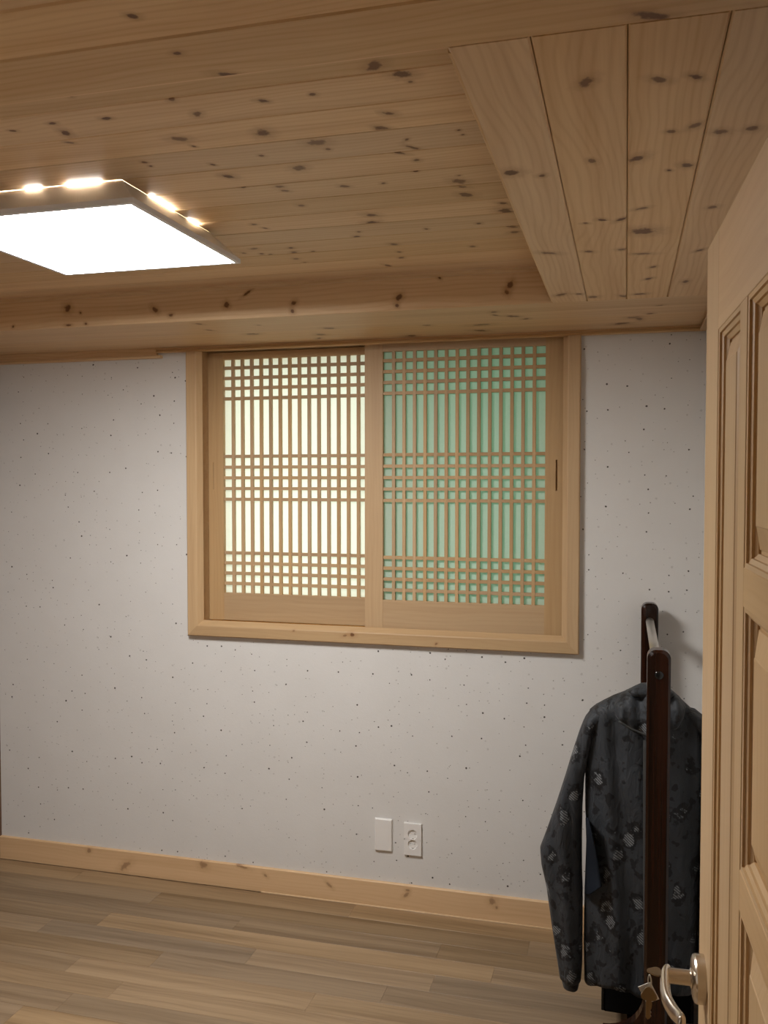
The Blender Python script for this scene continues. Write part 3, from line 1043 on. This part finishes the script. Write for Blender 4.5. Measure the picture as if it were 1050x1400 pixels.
def dboard(name, o, u, v, n, L, W, T, mat=DOORW, ch=0.0008, parent=door_1, **kw):
    me = extr_mesh(name, L, kw.get('prof') or prof_board(W, T, ch), kw.get('m0', 0), kw.get('m1', 0))
    return link(name, me, parent, mat, DM @ frame(o, u, v, n))


S1 = 0.116
C1 = (S1, S1 + 0.173)
C2 = (C1[1] + 0.045, DW - C1[1] - 0.045)
C3 = (DW - C1[1], DW - S1)
ZP0, ZP1 = 0.215, 1.840
c2rows = [(1.549, 1.840), (1.218, 1.506), (0.885, 1.173), (0.552, 0.840), (ZP0, 0.507)]
for side in (0, 1):
    y0, nn = (0.0, -Y) if side == 0 else (DT, Y)
    ft = 0.0175

    def vert(x0, x1, z0, z1):
        if side == 0:
            dboard('stile', (x1, y0, z0), Z, -X, nn, z1 - z0, x1 - x0, ft)
        else:
            dboard('stile', (x0, y0, z0), Z, X, nn, z1 - z0, x1 - x0, ft)

    def horz(x0, x1, z0, z1):
        if side == 0:
            dboard('rail', (x0, y0, z0), X, Z, nn, x1 - x0, z1 - z0, ft)
        else:
            dboard('rail', (x1, y0, z0), -X, Z, nn, x1 - x0, z1 - z0, ft)
    vert(0, S1, 0, DH)
    vert(DW - S1, DW, 0, DH)
    horz(S1, DW - S1, ZP1, DH)
    horz(S1, DW - S1, 0, ZP0)
    vert(C1[1], C2[0], ZP0, ZP1)
    vert(C2[1], C3[0], ZP0, ZP1)
    for (a, b), (c, d) in zip(c2rows, c2rows[1:]):
        horz(C2[0], C2[1], d, a)
    for (x0, x1, z0, z1) in [(C1[0], C1[1], ZP0, ZP1), (C3[0], C3[1], ZP0, ZP1)] + [(C2[0], C2[1], a, b) for a, b in c2rows]:
        sgn = 1 if side == 0 else -1
        # stepped moulding round the opening
        mp = [(0, -0.0145), (0.016, -0.0145), (0.016, -0.012), (0.011, -0.0085), (0.0105, -0.006), (0.0055, -0.004), (0.005, -0.0015), (0, -0.001)]
        if side == 0:
            dboard('moulding', (x0, y0, z0), X, Z, nn, x1 - x0, 0, 0, DOORW, prof=mp, m0=1, m1=1)
            dboard('moulding', (x1, y0, z1), -X, -Z, nn, x1 - x0, 0, 0, DOORW, prof=mp, m0=1, m1=1)
            dboard('moulding', (x0, y0, z1), -Z, X, nn, z1 - z0, 0, 0, DOORW, prof=mp, m0=1, m1=1)
            dboard('moulding', (x1, y0, z0), Z, -X, nn, z1 - z0, 0, 0, DOORW, prof=mp, m0=1, m1=1)
        # raised panel: flat margin, bevel, field
        st = [(0.0145, 0.0145), (0.020, 0.0145), (0.021, 0.0125), (0.046, 0.0045), (0.047, 0.0035)]
        v, f = [], []
        for ins, dep in st:
            yy = y0 + sgn * dep
            v += [(x0 + ins, yy, z0 + ins), (x1 - ins, yy, z0 + ins), (x1 - ins, yy, z1 - ins), (x0 + ins, yy, z1 - ins)]
        for i in range(len(st) - 1):
            for k in range(4):
                q = (4 * i + k, 4 * i + (k + 1) % 4, 4 * i + 4 + (k + 1) % 4, 4 * i + 4 + k)
                f.append(q if side == 0 else q[::-1])
        e = 4 * (len(st) - 1)
        q = (e, e + 1, e + 2, e + 3)
        f.append(q if side == 0 else q[::-1])
        # grain upright: mesh axes turned so local x is up
        v2 = [(zv, -xv, yv) for xv, yv, zv in v]
        me = mesh('panel', v2, f)
        RM = Matrix(((0, -1, 0, 0), (0, 0, 1, 0), (1, 0, 0, 0), (0, 0, 0, 1)))
        link('panel', me, door_1, DOORW, DM @ RM)

# lever handle on a round rose
HXL, HZL = 0.060, 0.952 - 0.008
handle = link('lever_handle', None, door_1, None, DM @ Matrix.Translation((HXL, 0, HZL)))
rose = tube_mesh('rose', [(0, 0.0, 0), (0, -0.012, 0), (0, -0.0145, 0), (0, -0.016, 0)], [0.0325, 0.0325, 0.031, 0.027], 40)
o = link('rose', rose, handle, NICKEL)
smoothify(o, 30)
neck = tube_mesh('neck', [(0, -0.0155, 0), (0, -0.018, 0), (0, -0.0195, 0), (0, -0.049, 0)], [0.0135, 0.0135, 0.0105, 0.0105], 24)
o = link('neck', neck, handle, NICKEL)
smoothify(o, 30)
lv = spline([(-0.013, -0.0475, 0.003), (0.0, -0.052, 0.002), (0.022, -0.0545, -0.002), (0.05, -0.0545, -0.006), (0.078, -0.0475, -0.007), (0.1, -0.041, -0.003), (0.117, -0.042, 0.003)], 5)
rr = [0.008 + 0.0035 * math.sin(math.pi * min(1, i / (len(lv) - 1) * 1.05)) for i in range(len(lv))]
rr[0] = 0.006
rr[-1] = 0.0065
o = link('lever', tube_mesh('lever', lv, rr, 16, 0.62, (0, 1, 0)), handle, NICKEL)
lb = tube_mesh('latch_face', [(-0.0605, 0.019, 0), (-0.0595, 0.019, 0)], 0.0115, 12)
lf = link('latch_face', boxes_mesh('latch_face', [(-0.0608, -0.0598, 0.008, 0.030, -0.055, 0.055)]), handle, NICKEL)
# handle on the far side
rose2 = tube_mesh('rose', [(0, DT, 0), (0, DT + 0.010, 0), (0, DT + 0.012, 0)], [0.0325, 0.0325, 0.028], 32)
link('rose', rose2, handle, NICKEL)
lv2 = [(0, DT + 0.011, 0), (0, DT + 0.040, 0), (0.006, DT + 0.047, 0), (0.03, DT + 0.05, 0), (0.11, DT + 0.046, -0.003)]
link('lever', tube_mesh('lever', spline(lv2, 5), 0.0085, 12), handle, NICKEL)

# keys in the lock of the lever
kb = thing('key_bunch', 'two small brass keys and a white tag hanging from the door lever lock', 'keys', (DM @ Vector((HXL, -0.054, HZL))))
KM = DM.copy()
KM.translation = DM @ Vector((HXL, -0.054, HZL))


def key_mesh(name, hang):
    """bow with lobes, shoulder and toothed blade in one outline, blade along -z"""
    out = []
    for k in range(30):
        a = math.radians(-70 + 320 * k / 29)
        r = 0.0105 * (1 + 0.13 * math.cos(3 * (a - math.pi / 2)))
        out.append((r * math.cos(a), r * math.sin(a) * 0.92))
    bl = [(-0.0042, -0.0125), (-0.0042, -0.033), (-0.0015, -0.036), (0.0012, -0.034), (0.0032, -0.0305), (0.0018, -0.0285), (0.0034, -0.0255), (0.0016, -0.0225), (0.0036, -0.0195), (0.0042, -0.0125)]
    pts = out[::1] + bl
    n = len(pts)
    v = [(x, -0.001, z) for x, z in pts] + [(x, 0.001, z) for x, z in pts]
    f = [tuple(range(n)), tuple(range(n, 2 * n))[::-1]] + [(k, n + k, n + (k + 1) % n, (k + 1) % n) for k in range(n)]
    return mesh(name, v, f)


km = key_mesh('key', True)
km.materials.append(BRONZE)
# key in the lock: blade pointing to the door, seen from its side
R1 = KM @ frame((0, -0.0125, 0.003), (1, 0, 0), (0, 0, 1), (0, -1, 0))
link('key', km, kb, None, R1)
# hanging key, flat side turned to the room's end
R2 = KM @ frame((0.004, -0.0205, -0.029), (0, 1, 0), (-1, 0, 0), (0, 0, 1))
link('key', km, kb, None, R2)
rp = [(0.002, -0.022 + 0.0002 * 0, -0.010 + 0.0085 * math.sin(2 * math.pi * k / 20) - 0.004) for k in range(1)]
ring = []
for k in range(21):
    a = 2 * math.pi * k / 20
    ring.append((0.0 + 0.0085 * 0.35 * math.cos(a), -0.0195 + 0.0085 * 0.9 * math.cos(a) * 0.25, -0.0125 + 0.0095 * math.sin(a)))
link('key_ring', tube_mesh('key_ring', ring, 0.0009, 8, cap=False), kb, STEEL, KM)
link('tag', boxes_mesh('tag', [(-0.0006, 0.0006, -0.0095, 0.0095, -0.013, 0.013)]), kb, TAGW,
     KM @ Matrix.Translation((-0.002, -0.0205, -0.030)) @ Matrix.Rotation(math.radians(28), 4, 'X'))

# door frame and hinges
door_2 = struct(link('door_2', boxes_mesh('door_2', [
    (DX0, DX0 + 0.03, YF0, YF1, 0, DZ), (DX1 - 0.004, DX1, YF0, YF1, 0, DZ), (DX0 + 0.03, DX1 - 0.004, YF0, YF1, DZ - 0.02, DZ)]), None, DOORW))
link('casing', boxes_mesh('casing', [(DX0 - 0.06, DX0, YF1, YF1 + 0.014, 0, DZ + 0.06)]), door_2, DOORW)
link('casing', boxes_mesh('casing', [(DX0, DX1, YF1, YF1 + 0.014, DZ, DZ + 0.06)]), door_2, DOORW)

# ---------------------------------------------------------------- hallway the camera stands in
wall_hall = struct(link('wall_hall', boxes_mesh('wall_hall', [
    (-1.4, -1.3, -1.5, YF0, 0, 2.45), (1.0, 1.1, -1.5, YF0, 0, 2.45), (-1.3, 1.0, -1.6, -1.5, 0, 2.45)]), None, PLASTER))
ceiling_hall = struct(link('ceiling_hall', boxes_mesh('ceiling_hall', [(-1.4, 1.1, -1.6, YF0, 2.35, 2.45)]), None, PLASTER))
floor_hall = struct(link('floor_hall', boxes_mesh('floor_hall', [(-1.4, 1.1, -1.6, YF0 + 0.15, -0.0115, 0)]), None, FLOORW))
